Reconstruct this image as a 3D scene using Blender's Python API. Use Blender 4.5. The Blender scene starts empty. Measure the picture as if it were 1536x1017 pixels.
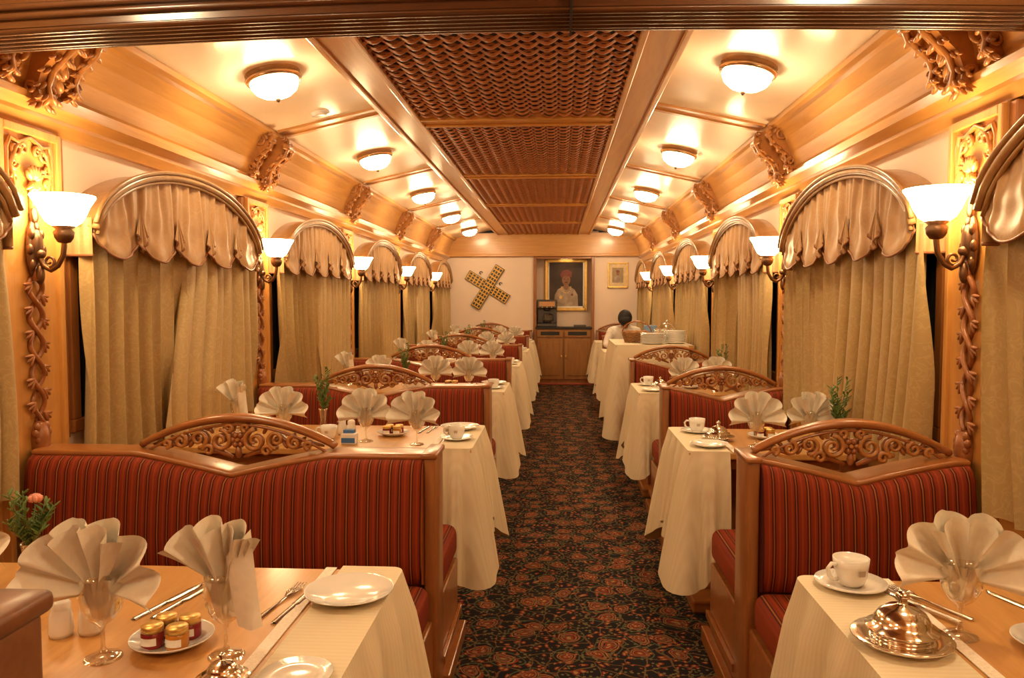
import bpy, bmesh, math, random
from math import sin,cos,pi,radians,sqrt,exp
from mathutils import Vector, Matrix
random.seed(7)
COL=bpy.context.scene.collection
bpy.context.scene.view_settings.view_transform='Standard'
XL,XR=-1.85,1.37
S=2.03; P0=0.57           # pilaster planes P0+k*S
YB=12.75; YF=-1.0
# ------------------------------------------------------------------ mesh builder
class MB:
    def __init__(s): s.v=[];s.f=[];s.m=[];s.sm=[];s.mats=[]
    def mi(s,mat):
        if mat not in s.mats: s.mats.append(mat)
        return s.mats.index(mat)
    def add(s,verts,faces,mat,smooth=False,M=None):
        o=len(s.v); k=s.mi(mat)
        for p in verts:
            p=Vector(p)
            if M is not None: p=M@p
            s.v.append(p)
        for f in faces:
            s.f.append([i+o for i in f]); s.m.append(k); s.sm.append(smooth)
    def box(s,x0,x1,y0,y1,z0,z1,mat,b=0,M=None,seg=2):
        if b<=0:
            V=[(x,y,z) for x in(x0,x1) for y in(y0,y1) for z in(z0,z1)]
            F=[(0,1,3,2),(4,6,7,5),(0,4,5,1),(2,3,7,6),(0,2,6,4),(1,5,7,3)]
            s.add(V,F,mat,False,M); return
        bm=bmesh.new(); bmesh.ops.create_cube(bm,size=1)
        for v in bm.verts:
            v.co=Vector(((x0+x1)/2+v.co.x*(x1-x0),(y0+y1)/2+v.co.y*(y1-y0),(z0+z1)/2+v.co.z*(z1-z0)))
        bmesh.ops.bevel(bm,geom=bm.edges[:],offset=b,segments=seg,affect='EDGES',profile=.5)
        bm.verts.index_update()
        s.add([v.co.copy() for v in bm.verts],[[v.index for v in f.verts] for f in bm.faces],mat,seg>2,M); bm.free()
    def lathe(s,prof,mat,seg=24,c=(0,0,0),M=None,smooth=True,sx=1,sy=1):
        V=[];F=[];n=len(prof)
        for i in range(seg):
            a=2*pi*i/seg
            for r,z in prof: V.append((c[0]+r*cos(a)*sx,c[1]+r*sin(a)*sy,c[2]+z))
        for i in range(seg):
            j=(i+1)%seg
            for k in range(n-1): F.append((i*n+k,j*n+k,j*n+k+1,i*n+k+1))
        s.add(V,F,mat,smooth,M)
    def ell(s,c,r,mat,R=None,seg=12,rings=8):
        V=[];F=[]
        for j in range(rings+1):
            t=pi*j/rings
            for i in range(seg):
                a=2*pi*i/seg
                p=Vector((r[0]*sin(t)*cos(a),r[1]*sin(t)*sin(a),r[2]*cos(t)))
                if R is not None: p=R@p
                V.append(Vector(c)+p)
        for j in range(rings):
            for i in range(seg):
                k=(i+1)%seg
                F.append((j*seg+i,(j+1)*seg+i,(j+1)*seg+k,j*seg+k))
        s.add(V,F,mat,True)
    def tube(s,pts,rad,mat,seg=8,fl=1.0,up=None):
        pts=[Vector(p) for p in pts]; n=len(pts)
        if not hasattr(rad,'__len__'): rad=[rad]*n
        V=[];F=[]; nrm=None
        for i,p in enumerate(pts):
            t=(pts[min(i+1,n-1)]-pts[max(i-1,0)])
            if t.length<1e-9: t=Vector((0,0,1))
            t.normalize()
            if nrm is None:
                u=Vector(up) if up else (Vector((0,0,1)) if abs(t.z)<.9 else Vector((1,0,0)))
                nrm=u-t*u.dot(t)
            else: nrm=nrm-t*nrm.dot(t)
            nrm.normalize(); b=t.cross(nrm)
            for k in range(seg):
                a=2*pi*k/seg+pi/seg
                V.append(p+nrm*cos(a)*rad[i]+b*sin(a)*rad[i]*fl)
        for i in range(n-1):
            for k in range(seg):
                l=(k+1)%seg
                F.append((i*seg+k,i*seg+l,(i+1)*seg+l,(i+1)*seg+k))
        F.append(tuple(range(seg))[::-1]); F.append(tuple((n-1)*seg+k for k in range(seg)))
        s.add(V,F,mat,seg>4)
    def grid(s,fn,nu,nv,mat,smooth=True):
        V=[fn(i/nu,j/nv) for i in range(nu+1) for j in range(nv+1)]
        F=[(i*(nv+1)+j,(i+1)*(nv+1)+j,(i+1)*(nv+1)+j+1,i*(nv+1)+j+1) for i in range(nu) for j in range(nv)]
        s.add(V,F,mat,smooth)
    def extr(s,prof,mapf,a,b,mat,closed=True,cap=True,smooth=False):
        n=len(prof)
        V=[mapf(p,a) for p in prof]+[mapf(p,b) for p in prof]
        F=[(i,(i+1)%n,n+(i+1)%n,n+i) for i in range(n if closed else n-1)]
        if cap and closed: F+= [tuple(range(n))[::-1],tuple(range(n,2*n))]
        s.add(V,F,mat,smooth)
    def spiral(s,c,r,turns,rad,mat,a0=0,sgn=1,plane='xz',n=26,tail=0):
        pts=[];rr=[]
        for i in range(n+1):
            t=i/n; a=a0+sgn*turns*2*pi*t; q=r*(1-.82*t)
            du,dv=q*cos(a),q*sin(a)
            if plane=='xz': pts.append((c[0]+du,c[1],c[2]+dv))
            elif plane=='yz': pts.append((c[0],c[1]+du,c[2]+dv))
            rr.append(rad*(1-.35*t))
        s.tube(pts,rr,mat,seg=6); 
    def mesh(s,name):
        me=bpy.data.meshes.new(name)
        me.from_pydata([tuple(v) for v in s.v],[],s.f)
        for m in s.mats: me.materials.append(m)
        me.polygons.foreach_set('material_index',s.m); me.polygons.foreach_set('use_smooth',s.sm)
        bm=bmesh.new(); bm.from_mesh(me); bmesh.ops.recalc_face_normals(bm,faces=bm.faces[:]); bm.to_mesh(me); bm.free()
        me.update(); return me
def obj(name,me,loc=(0,0,0),rz=0,sc=1,rot=None,parent=None):
    if isinstance(me,MB): me=me.mesh(name)
    o=bpy.data.objects.new(name,me); o.location=loc
    o.rotation_euler=rot if rot else (0,0,rz); o.scale=(sc,sc,sc) if not hasattr(sc,'__len__') else sc
    COL.objects.link(o)
    if parent: o.parent=parent
    return o
def lerp(a,b,t): return a+(b-a)*t
# ------------------------------------------------------------------ materials
def newmat(name):
    m=bpy.data.materials.new(name); m.use_nodes=True
    nt=m.node_tree; b=nt.nodes['Principled BSDF']; return m,nt,b
def node(nt,t,props={},ins={}):
    n=nt.nodes.new(t)
    for k,v in props.items(): setattr(n,k,v)
    for k,v in ins.items():
        if isinstance(v,bpy.types.NodeSocket): nt.links.new(v,n.inputs[k])
        else: n.inputs[k].default_value=v
    return n
def ramp(nt,fac,stops,interp='LINEAR'):
    r=nt.nodes.new('ShaderNodeValToRGB'); r.color_ramp.interpolation=interp
    e=r.color_ramp.elements
    while len(e)<len(stops): e.new(.5)
    for i,(p,c) in enumerate(stops): e[i].position=p; e[i].color=(*c,1)
    nt.links.new(fac,r.inputs[0]); return r.outputs[0]
def coords(nt,scale=(1,1,1),out='Object'):
    tc=nt.nodes.new('ShaderNodeTexCoord')
    return node(nt,'ShaderNodeMapping',{},{'Vector':tc.outputs[out],'Scale':scale}).outputs[0]
def bump(nt,b,h,st=.3,dist=.01):
    n=node(nt,'ShaderNodeBump',{},{'Height':h,'Strength':st,'Distance':dist}); nt.links.new(n.outputs[0],b.inputs['Normal'])
def plain(name,c,rough=.5,metal=0,var=.12,scale=20,bmp=0,coat=0):
    m,nt,b=newmat(name); v=coords(nt)
    n=node(nt,'ShaderNodeTexNoise',{},{'Vector':v,'Scale':scale,'Detail':3.0})
    col=ramp(nt,n.outputs[0],[(.3,tuple(x*(1-var) for x in c)),(.7,tuple(min(1,x*(1+var)) for x in c))])
    nt.links.new(col,b.inputs['Base Color']); b.inputs['Roughness'].default_value=rough; b.inputs['Metallic'].default_value=metal
    if coat: b.inputs['Coat Weight'].default_value=coat; b.inputs['Coat Roughness'].default_value=.1
    if bmp: bump(nt,b,n.outputs[0],bmp)
    return m
def wood(name,c1,c2,sc=(14,1.2,14),rough=.32,coat=.35):
    m,nt,b=newmat(name); v=coords(nt,sc)
    n=node(nt,'ShaderNodeTexNoise',{},{'Vector':v,'Scale':1.6,'Detail':6.0,'Distortion':1.2})
    n2=node(nt,'ShaderNodeTexNoise',{},{'Vector':coords(nt,tuple(x*5 for x in sc)),'Scale':2.0,'Detail':2.0})
    mx=node(nt,'ShaderNodeMath',{'operation':'MULTIPLY_ADD'},{0:n2.outputs[0],1:.3,2:n.outputs[0]})
    col=ramp(nt,mx.outputs[0],[(.4,c1),(.62,tuple((a+b2)/2 for a,b2 in zip(c1,c2))),(.85,c2)])
    nt.links.new(col,b.inputs['Base Color']); b.inputs['Roughness'].default_value=rough
    b.inputs['Coat Weight'].default_value=coat; b.inputs['Coat Roughness'].default_value=.15
    bump(nt,b,mx.outputs[0],.05); return m
def emis(name,c,st):
    m,nt,b=newmat(name); b.inputs['Base Color'].default_value=(.9,.85,.75,1)
    v=coords(nt); n=node(nt,'ShaderNodeTexNoise',{},{'Vector':v,'Scale':8.0})
    col=ramp(nt,n.outputs[0],[(.3,c),(.7,tuple(x*.97 for x in c))])
    nt.links.new(col,b.inputs['Emission Color']); b.inputs['Emission Strength'].default_value=st
    return m
W_WALL=wood('honey_wood',(.54,.245,.055),(.66,.33,.09),(10,10,1.0))
W_LONG=wood('honey_wood_long',(.50,.225,.050),(.64,.32,.085),(12,.8,12))
W_CROSS=wood('honey_wood_cross',(.50,.225,.050),(.64,.32,.085),(.8,12,12))
W_CARVE=wood('carved_wood',(.36,.135,.032),(.49,.21,.056),(9,9,9),.35)
W_GARL=wood('garland_wood',(.25,.08,.022),(.36,.125,.034),(9,9,9),.35)
W_RED=wood('red_wood',(.26,.084,.020),(.37,.138,.036),(1.5,12,12),.3)
W_REDV=wood('red_wood_vertical',(.26,.084,.020),(.35,.13,.036),(12,12,1.5),.3)
W_DARK=wood('dark_beam_wood',(.07,.025,.009),(.12,.045,.016),(1,14,14),.25,.6)
W_TABLE=wood('table_veneer',(.48,.22,.055),(.60,.31,.095),(14,1.0,14),.3,.3)
PLAST=plain('pink_plaster',(.80,.65,.53),.6,var=.03,scale=3)
CEILW=plain('ceiling_laminate',(.86,.71,.52),.36,var=.04,scale=4,coat=.3)
WEAVE=wood('weave_cane',(.32,.09,.020),(.47,.165,.042),(4,20,20),.45,.1)
WEAVEB=plain('weave_backing',(.05,.012,.005),.8)
def fabric(name,c1,c2,scale,dist,bmpst=.15,rough=.75,sheen=.3):
    m,nt,b=newmat(name); v=coords(nt)
    w=node(nt,'ShaderNodeTexNoise',{},{'Vector':v,'Scale':scale,'Distortion':dist,'Detail':1.0})
    col=ramp(nt,w.outputs[0],[(.44,c1),(.50,c2),(.56,c1)])
    nt.links.new(col,b.inputs['Base Color']); b.inputs['Roughness'].default_value=rough; b.inputs['Sheen Weight'].default_value=sheen
    bump(nt,b,w.outputs[0],bmpst,.003); return m
CURT=fabric('curtain_jacquard',(.46,.32,.135),(.53,.38,.175),16,2.5,.05,.36,.1)
VAL=fabric('valance_fabric',(.48,.275,.12),(.52,.305,.14),12,2,.03,.42,.1)
VALT=plain('valance_trim',(.28,.11,.045),.5)
ARCH=wood('pelmet_moulding',(.34,.17,.06),(.46,.26,.10),(6,6,6),.35)
BRONZE=plain('antique_bronze',(.20,.11,.06),.35,.85)
STEEL=plain('polished_silver',(.80,.74,.66),.12,1,var=.03)
CUTL=plain('cutlery_steel',(.62,.56,.50),.2,1,var=.03)
CHINA=plain('white_china',(.86,.83,.78),.15,var=.02,coat=.5)
NAPK=plain('napkin_linen',(.84,.78,.67),.8,var=.04,scale=60,bmp=.1)
GOLD=plain('gilt',(.75,.48,.14),.35,.7)
BLACK=plain('black_plastic',(.02,.017,.015),.3)
GLOW=emis('lamp_glass_lit',(1,.75,.43),78)
GLOWS=emis('sconce_glass_lit',(1,.71,.36),34)
def cloth():
    m,nt,b=newmat('cream_tablecloth'); v=coords(nt)
    w=node(nt,'ShaderNodeTexWave',{'bands_direction':'Y'},{'Vector':v,'Scale':22.0,'Distortion':.3})
    col=ramp(nt,w.outputs[1],[(0,(.73,.62,.43)),(1,(.77,.67,.48))])
    nt.links.new(col,b.inputs['Base Color']); b.inputs['Roughness'].default_value=.65
    bump(nt,b,w.outputs[1],.03,.003); return m
CLOTH=cloth()
LACE=plain('lace_strip',(.88,.78,.66),.6,scale=200,var=.12)
def stripes():
    m,nt,b=newmat('striped_upholstery'); v=coords(nt)
    sx=node(nt,'ShaderNodeSeparateXYZ',{},{0:v})
    k=node(nt,'ShaderNodeMath',{'operation':'MULTIPLY'},{0:sx.outputs[0],1:1/.070})
    fr=node(nt,'ShaderNodeMath',{'operation':'FRACT'},{0:k.outputs[0]})
    R=(.205,.024,.005);D=(.065,.008,.004);G=(.31,.105,.020);B=(.26,.040,.008);Lg=(.27,.070,.015)
    col=ramp(nt,fr.outputs[0],[(0,R),(.16,D),(.22,G),(.27,D),(.33,R),(.48,B),(.54,R),(.62,D),(.68,Lg),(.73,D),(.79,R),(.92,B)],'CONSTANT')
    n=node(nt,'ShaderNodeTexNoise',{},{'Vector':v,'Scale':300.0})
    nt.links.new(col,b.inputs['Base Color']); b.inputs['Roughness'].default_value=.75
    b.inputs['Specular IOR Level'].default_value=.2
    bump(nt,b,n.outputs[0],.1,.002); return m
STRIPE=stripes()
def carpet():
    m,nt,b=newmat('floral_carpet'); v=coords(nt)
    nd=node(nt,'ShaderNodeTexNoise',{},{'Vector':v,'Scale':6.0,'Detail':2.0})
    sub=node(nt,'ShaderNodeVectorMath',{'operation':'MULTIPLY_ADD'},{0:nd.outputs[1],1:(.12,.12,.12),2:v})
    vo=node(nt,'ShaderNodeTexVoronoi',{'voronoi_dimensions':'2D'},{'Vector':sub.outputs[0],'Scale':6.0,'Randomness':.7})
    K=(.014,.012,.013);O=(.29,.18,.07);R=(.20,.034,.017);T=(.065,.082,.042);P=(.25,.088,.042)
    c1=ramp(nt,vo.outputs[0],[(0,O),(.05,R),(.11,K),(.13,P),(.18,K),(.21,O),(.23,R),(.255,K),(.33,T),(.37,K)],'CONSTANT')
    vs=node(nt,'ShaderNodeTexVoronoi',{'voronoi_dimensions':'2D','feature':'DISTANCE_TO_EDGE'},{'Vector':sub.outputs[0],'Scale':12.0})
    f2=ramp(nt,vs.outputs[0],[(0,(1,1,1)),(.032,(0,0,0))],'CONSTANT')
    vs3=node(nt,'ShaderNodeTexVoronoi',{'voronoi_dimensions':'2D'},{'Vector':sub.outputs[0],'Scale':26.0})
    c3=ramp(nt,vs3.outputs[0],[(0,O),(.14,R),(.28,K)],'CONSTANT')
    f3=ramp(nt,vs3.outputs[0],[(0,(1,1,1)),(.28,(0,0,0))],'CONSTANT')
    vs4=node(nt,'ShaderNodeTexVoronoi',{'voronoi_dimensions':'2D'},{'Vector':v,'Scale':40.0})
    f4=ramp(nt,vs4.outputs[0],[(0,(1,1,1)),(.24,(0,0,0))],'CONSTANT')
    nm=node(nt,'ShaderNodeTexNoise',{},{'Vector':v,'Scale':13.0,'Detail':3.0})
    fm=ramp(nt,nm.outputs[0],[(0,(0,0,0)),(.49,(1,1,1))],'CONSTANT')
    fi=ramp(nt,nm.outputs[0],[(0,(1,1,1)),(.48,(0,0,0))],'CONSTANT')
    mm=node(nt,'ShaderNodeMath',{'operation':'MULTIPLY'},{0:f3,1:fm})
    mg=node(nt,'ShaderNodeMath',{'operation':'MULTIPLY'},{0:f4,1:fi})
    m1=node(nt,'ShaderNodeMix',{'data_type':'RGBA'},{0:f2}); nt.links.new(c1,m1.inputs[6]); m1.inputs[7].default_value=(.12,.070,.035,1)
    m2=node(nt,'ShaderNodeMix',{'data_type':'RGBA'},{0:mm.outputs[0]}); nt.links.new(m1.outputs[2],m2.inputs[6]); nt.links.new(c3,m2.inputs[7])
    m3=node(nt,'ShaderNodeMix',{'data_type':'RGBA'},{0:mg.outputs[0]}); nt.links.new(m2.outputs[2],m3.inputs[6]); m3.inputs[7].default_value=(.13,.11,.05,1)
    nt.links.new(m3.outputs[2],b.inputs['Base Color']); b.inputs['Roughness'].default_value=.95; b.inputs['Specular IOR Level'].default_value=.1
    fz=node(nt,'ShaderNodeTexNoise',{},{'Vector':v,'Scale':350.0}); bump(nt,b,fz.outputs[0],.3,.004)
    return m
CARPET=carpet()
def glassm():
    m=bpy.data.materials.new('clear_glass'); m.use_nodes=True; nt=m.node_tree; nt.nodes.clear()
    o=nt.nodes.new('ShaderNodeOutputMaterial')
    t=node(nt,'ShaderNodeBsdfTransparent',{},{0:(.96,.94,.90,1)}); g=node(nt,'ShaderNodeBsdfGlossy',{},{0:(1,1,1,1),'Roughness':.04})
    lw=node(nt,'ShaderNodeLayerWeight',{},{0:.35})
    mm=node(nt,'ShaderNodeMath',{'operation':'MULTIPLY_ADD'},{0:lw.outputs[1],1:.75,2:.05})
    mx=node(nt,'ShaderNodeMixShader',{},{0:mm.outputs[0],1:t.outputs[0],2:g.outputs[0]}); nt.links.new(mx.outputs[0],o.inputs[0]); return m
GLASS=glassm()
# ------------------------------------------------------------------ room shell
m=MB(); m.box(XL-.1,XR+.1,YF-.1,YB+.9,-.1,0,CARPET); obj('floor',m)
for nm,x0,x1 in(('wall_left',XL-.1,XL),('wall_right',XR,XR+.1)):
    m=MB(); m.box(x0,x1,YF-.1,YB+.9,0,2.6,PLAST); obj(nm,m)
m=MB(); m.box(XL,XR,YF-.1,YF,0,2.6,W_WALL); obj('wall_front',m)
# back wall with niche
NX0,NX1=-.37,.56; NY=YB+.35
m=MB()
m.box(XL,NX0,YB,YB+.1,0,2.11,PLAST); m.box(NX1,XR,YB,YB+.1,0,2.11,PLAST)
m.box(NX0-.1,NX1+.1,NY,NY+.1,0,2.5,PLAST); m.box(NX0-.1,NX0,YB+.1,NY,0,2.5,W_REDV); m.box(NX1,NX1+.1,YB+.1,NY,0,2.5,W_REDV)
m.box(NX0,NX1,YB+.02,NY,2.1,2.5,W_RED)
obj('wall_back',m)
m=MB(); m.box(XL+.04,XR-.04,YB-.04,YB+.1,2.10,2.46,W_CROSS)
m.box(XL,XR,YB-.07,YB,2.08,2.12,W_CROSS,.008)
obj('trim_back_header',m)
m=MB(); m.box(NX0-.03,NX0+.02,YB-.03,YB+.02,0,2.08,W_REDV,.006); m.box(NX1-.02,NX1+.03,YB-.03,YB+.02,0,2.08,W_REDV,.006); m.box(NX0+.02,NX1-.02,YB-.03,YB+.02,2.04,2.08,W_RED,.006)
obj('trim_niche_frame',m)
m=MB(); m.box(NX0,NX1,YB-.12,YB-.02,.0,.018,plain('red_threshold',(.35,.05,.02),.5),.004); obj('trim_threshold',m)
# ceiling: flat slab + sloped panels
XC=(XL+XR)/2; HW=(XR-XL)/2
m=MB(); m.box(XL-.1,XR+.1,YF-.1,YB+.9,2.60,2.70,W_LONG)
for s in(0,1):
    X=(lambda d:XL+d) if s==0 else (lambda d:XR-d)
    pr=[(.15,2.375),(.88,2.534),(.88,2.56),(.15,2.40)]
    m.extr(pr,lambda p,y:(X(p[0]),y,p[1]),YF,YB,CEILW)
obj('ceiling',m)
prof=[(0,1.99),(.025,1.99),(.035,2.01),(.045,2.03),(.045,2.045),(.075,2.065),(.085,2.07),(.085,2.095),(.06,2.105),(.06,2.12),(.065,2.13),(.085,2.20),(.12,2.28),(.155,2.335),(.18,2.34),(.195,2.355),(.19,2.39),(.15,2.41),(0,2.42)]
for s in(0,1):
    m=MB(); X=(lambda d:XL+d) if s==0 else (lambda d:XR-d)
    m.extr(prof,lambda p,y:(X(p[0]),y,p[1]),YF,YB-.04,W_LONG)
    obj('trim_cornice_'+('left','right')[s],m)
    m=MB()
    m.box(min(X(0),X(.02)),max(X(0),X(.02)),YF,YB,.12,.80,W_LONG); m.box(min(X(0),X(.03)),max(X(0),X(.03)),YF,YB,.80,.83,W_LONG,.006)
    obj('trim_wainscot_'+('left','right')[s],m)
    m=MB(); m.box(min(X(0),X(.035)),max(X(0),X(.035)),YF,YB,0,.12,W_LONG,.005); obj('baseboard_'+('left','right')[s],m)
# centre frame
WX0,WX1=XC-.56,XC+.56
m=MB()
for x0,x1,sg in((WX0-.2,WX0,1),(WX1,WX1+.2,-1)):
    m.box(x0,x1,YF,YB-.04,2.44,2.56,W_LONG)
    xi=x1 if sg>0 else x0; xo=x0 if sg>0 else x1
    m.box(min(xi,xi-sg*.03),max(xi,xi-sg*.03),YF,YB-.04,2.425,2.442,W_LONG,.005)
    m.box(min(xo,xo+sg*.03),max(xo,xo+sg*.03),YF,YB-.04,2.425,2.442,W_LONG,.005)
for k in range(0,7):
    y=P0+k*S
    if y>YB-.1: continue
    m.box(WX0,WX1,y-.09,y+.09,2.44,2.50,W_CROSS)
    m.box(WX0,WX1,y-.09,y-.065,2.425,2.442,W_CROSS,.005); m.box(WX0,WX1,y+.065,y+.09,2.425,2.442,W_CROSS,.005)
obj('trim_ceiling_frame',m)
m=MB()
for k in range(0,7):
    y=P0+k*S
    if y>YB-.1: continue
    for s in(0,1):
        X=(lambda d:XL+d) if s==0 else (lambda d:XR-d)
        for yy,w,dz in((y-.06,.018,.014),(y+.06,.018,.014),(y,.05,.006)):
            pr=[(.20,2.387),(.86,2.5305),(.86,2.5305-dz),(.20,2.387-dz)]
            m.extr(pr,lambda p,q:(X(p[0]),q,p[1]),yy-w,yy+w,W_CROSS)
obj('trim_ceiling_ribs',m)
# woven panels
def weave():
    m=MB(); L=S-.18; W=WX1-WX0; rows=int(L/.046); cell=.078; nx=int(W/cell*5)
    for r in range(rows):
        y=-L/2+(r+.5)*L/rows; ph=0 if r%2 else pi
        def f(u,v):
            x=-W/2+u*W; a=pi*x/cell+ph
            z=.5+.5*sin(a)
            return (x,y+(v-.5)*.046*(.62+.38*z)+.009*cos(a),2.466-.034*z-.006*(1-(2*v-1)**2))
        m.grid(f,nx,3,WEAVE)
    m.box(-W/2,W/2,-L/2,L/2,2.485,2.495,WEAVEB)
    return m.mesh('ceiling_woven_panel')
WME=weave()
for k in range(0,7):
    y=P0+(k+.5)*S
    if y>YB: continue
    obj('woven_ceiling_panel',WME,(XC,y,0))
# near cross beam
m=MB()
def zb(x): return 2.145-.035*((x+.1)/1.6)**2
def beam(y0,y1,dz0,dz1,mat):
    def f(u,v):
        x=XL+u*(XR-XL); z=zb(x)
        q=[(y0,2.6),(y0,z+dz0),(y1,z+dz0),(y1,2.6)][int(round(v*3))]
        return (x,q[0],q[1])
    m.grid(f,24,3,mat,False)
beam(2.12,2.28,.03,0,W_DARK)
for yy in(2.135,2.16,2.19,2.22,2.25,2.268):
    m.tube([(XL+i/24*(XR-XL),yy,zb(XL+i/24*(XR-XL))+.028) for i in range(25)],.013,W_DARK,seg=8)
for zz in(.06,.085):
    m.tube([(XL+i/24*(XR-XL),2.115,zb(XL+i/24*(XR-XL))+zz) for i in range(25)],.010,W_DARK,seg=8)
m.box(.03,.036,2.10,2.285,2.15,2.5,BLACK)
obj('ceiling_cross_beam',m)
# ------------------------------------------------------------------ side wall kit (local: x=distance from wall, y along)
def put(name,me,y,z=0):
    obj(name,me,(XL,y,z),0); obj(name,me,(XR,y,z),pi)
def pilaster():
    m=MB(); 
    m.box(.001,.035,-.16,.16,0,1.989,W_WALL)
    for a,b in((-.16,-.135),(.135,.16)): m.box(.03,.05,a,b,.0,1.985,W_WALL,.004)
    m.box(.03,.055,-.16,.16,0,.14,W_WALL,.004)
    m.box(.03,.05,-.135,.135,1.955,1.985,W_WALL,.004)
    m.tube([(.04,-.115,1.70)]+[(.04,-.115,z) for z in(1.8,1.9)]+[(.042,-.10,1.935),(.042,-.06,1.925),(.042,0,1.95),(.042,.06,1.925),(.042,.10,1.935)]+[(.04,.115,z) for z in(1.9,1.8,1.70)],.008,W_CARVE,seg=6)
    for sg in(-1,1):
        for (yy,zz,r,a0) in((.075,1.90,.03,pi/2),(.035,1.905,.022,0),(.085,1.85,.022,pi),(.085,1.80,.018,0)):
            m.spiral((.042,sg*yy,zz),r,1.3,.008,W_CARVE,a0 if sg>0 else pi-a0,sg,'yz')
        m.tube([(.042,sg*.04,1.93),(.045,sg*.08,1.90),(.042,sg*.1,1.84),(.045,sg*.085,1.78),(.04,sg*.10,1.73)],[.004,.009,.008,.007,.003],W_CARVE,seg=6)
    for i in range(-3,4):
        a=i*.32
        m.tube([(.045,0,1.80),(.055,sin(a)*.03,1.80+cos(a)*.03),(.06,sin(a)*.055,1.80+cos(a)*.055)],[.006,.012,.004],W_CARVE,seg=6)
    m.tube([(.04,0,1.69),(.05,0,1.80)],[.01,.014],W_CARVE)
    for i in range(-2,3):
        a=pi+i*.4
        m.tube([(.045,0,1.80),(.055,sin(a)*.025,1.80+cos(a)*.025),(.05,sin(a)*.05,1.80+cos(a)*.045)],[.006,.010,.003],W_CARVE,seg=6)
    for sg in(-1,1):
        pts=[];rr=[]
        for i in range(49):
            t=i/48; z=1.47-.50*t
            pts.append((.046+.008*cos(t*5*pi)*sg,sg*.032*sin(t*5*pi+.3)*(1-.25*t),z)); rr.append(.010*(1-.2*t))
        m.tube(pts,rr,W_GARL,seg=6)
    for i in range(12):
        z=1.45-i*.041; sg=1 if i%2 else -1
        for q in(.45,1.0,1.5):
            R=Matrix.Rotation(sg*q,3,'X')
            m.ell(Vector((.050,sg*.024,z))+R@Vector((0,0,-.018)),(.007,.007,.024),W_GARL,R,8,6)
    for j in range(5):
        for i in range(5-abs(j-1)):
            m.ell((.055,(i-(4-abs(j-1))/2)*.017,.955-j*.022),(.012,.011,.015),W_GARL,None,8,5)
    m.lathe([(.0,.84),(.02,.85),(.032,.88),(.035,.92),(.025,.96),(.01,.975)],W_GARL,12,(.045,0,0))
    m.tube([(.05,0,1.52),(.052,0,1.46)],[.012,.02],W_GARL)
    return m.mesh('pilaster')
PIL=pilaster()
def sconce():
    m=MB(); x=.035
    m.ell((x+.012,0,1.585),(.016,.040,.105),BRONZE)
    m.ell((x+.022,0,1.60),(.018,.026,.06),BRONZE)
    for i in range(8):
        a=i*pi/4; m.ell((x+.02,.034*sin(a),1.585+.075*cos(a)),(.012,.012,.02),BRONZE,None,8,6)
    m.ell((x+.03,0,1.50),(.016,.015,.035),BRONZE); m.ell((x+.015,0,1.70),(.012,.018,.03),BRONZE)
    m.ell((x+.03,0,1.57),(.022,.018,.018),BRONZE)
    P=[(x+.03,0,1.565),(x+.045,0,1.53),(x+.07,0,1.515),(x+.095,0,1.53),(x+.115,0,1.565),(x+.12,0,1.60),(x+.12,0,1.62)]
    Q=[]
    for i in range(len(P)-1):
        for t in(0,.5): Q.append(tuple(lerp(P[i][k],P[i+1][k],t) for k in range(3)))
    Q.append(P[-1]); m.tube(Q,.009,BRONZE)
    m.spiral((x+.065,0,1.545),.022,1.2,.006,BRONZE,-pi/2,1,'xz')
    m.lathe([(0,1.605),(.02,1.61),(.03,1.625),(.034,1.645),(.025,1.655),(.038,1.665),(.03,1.668)],BRONZE,16,(x+.12,0,0))
    m.lathe([(r*.9,z) for r,z in[(.0,1.66),(.035,1.662),(.062,1.68),(.078,1.705),(.092,1.735),(.113,1.765),(.112,1.770),(.088,1.74),(.073,1.71),(.058,1.686),(.0,1.672)]],GLOWS,20,(x+.12,0,0))
    return m.mesh('sconce_lamp')
SCON=sconce()
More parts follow.
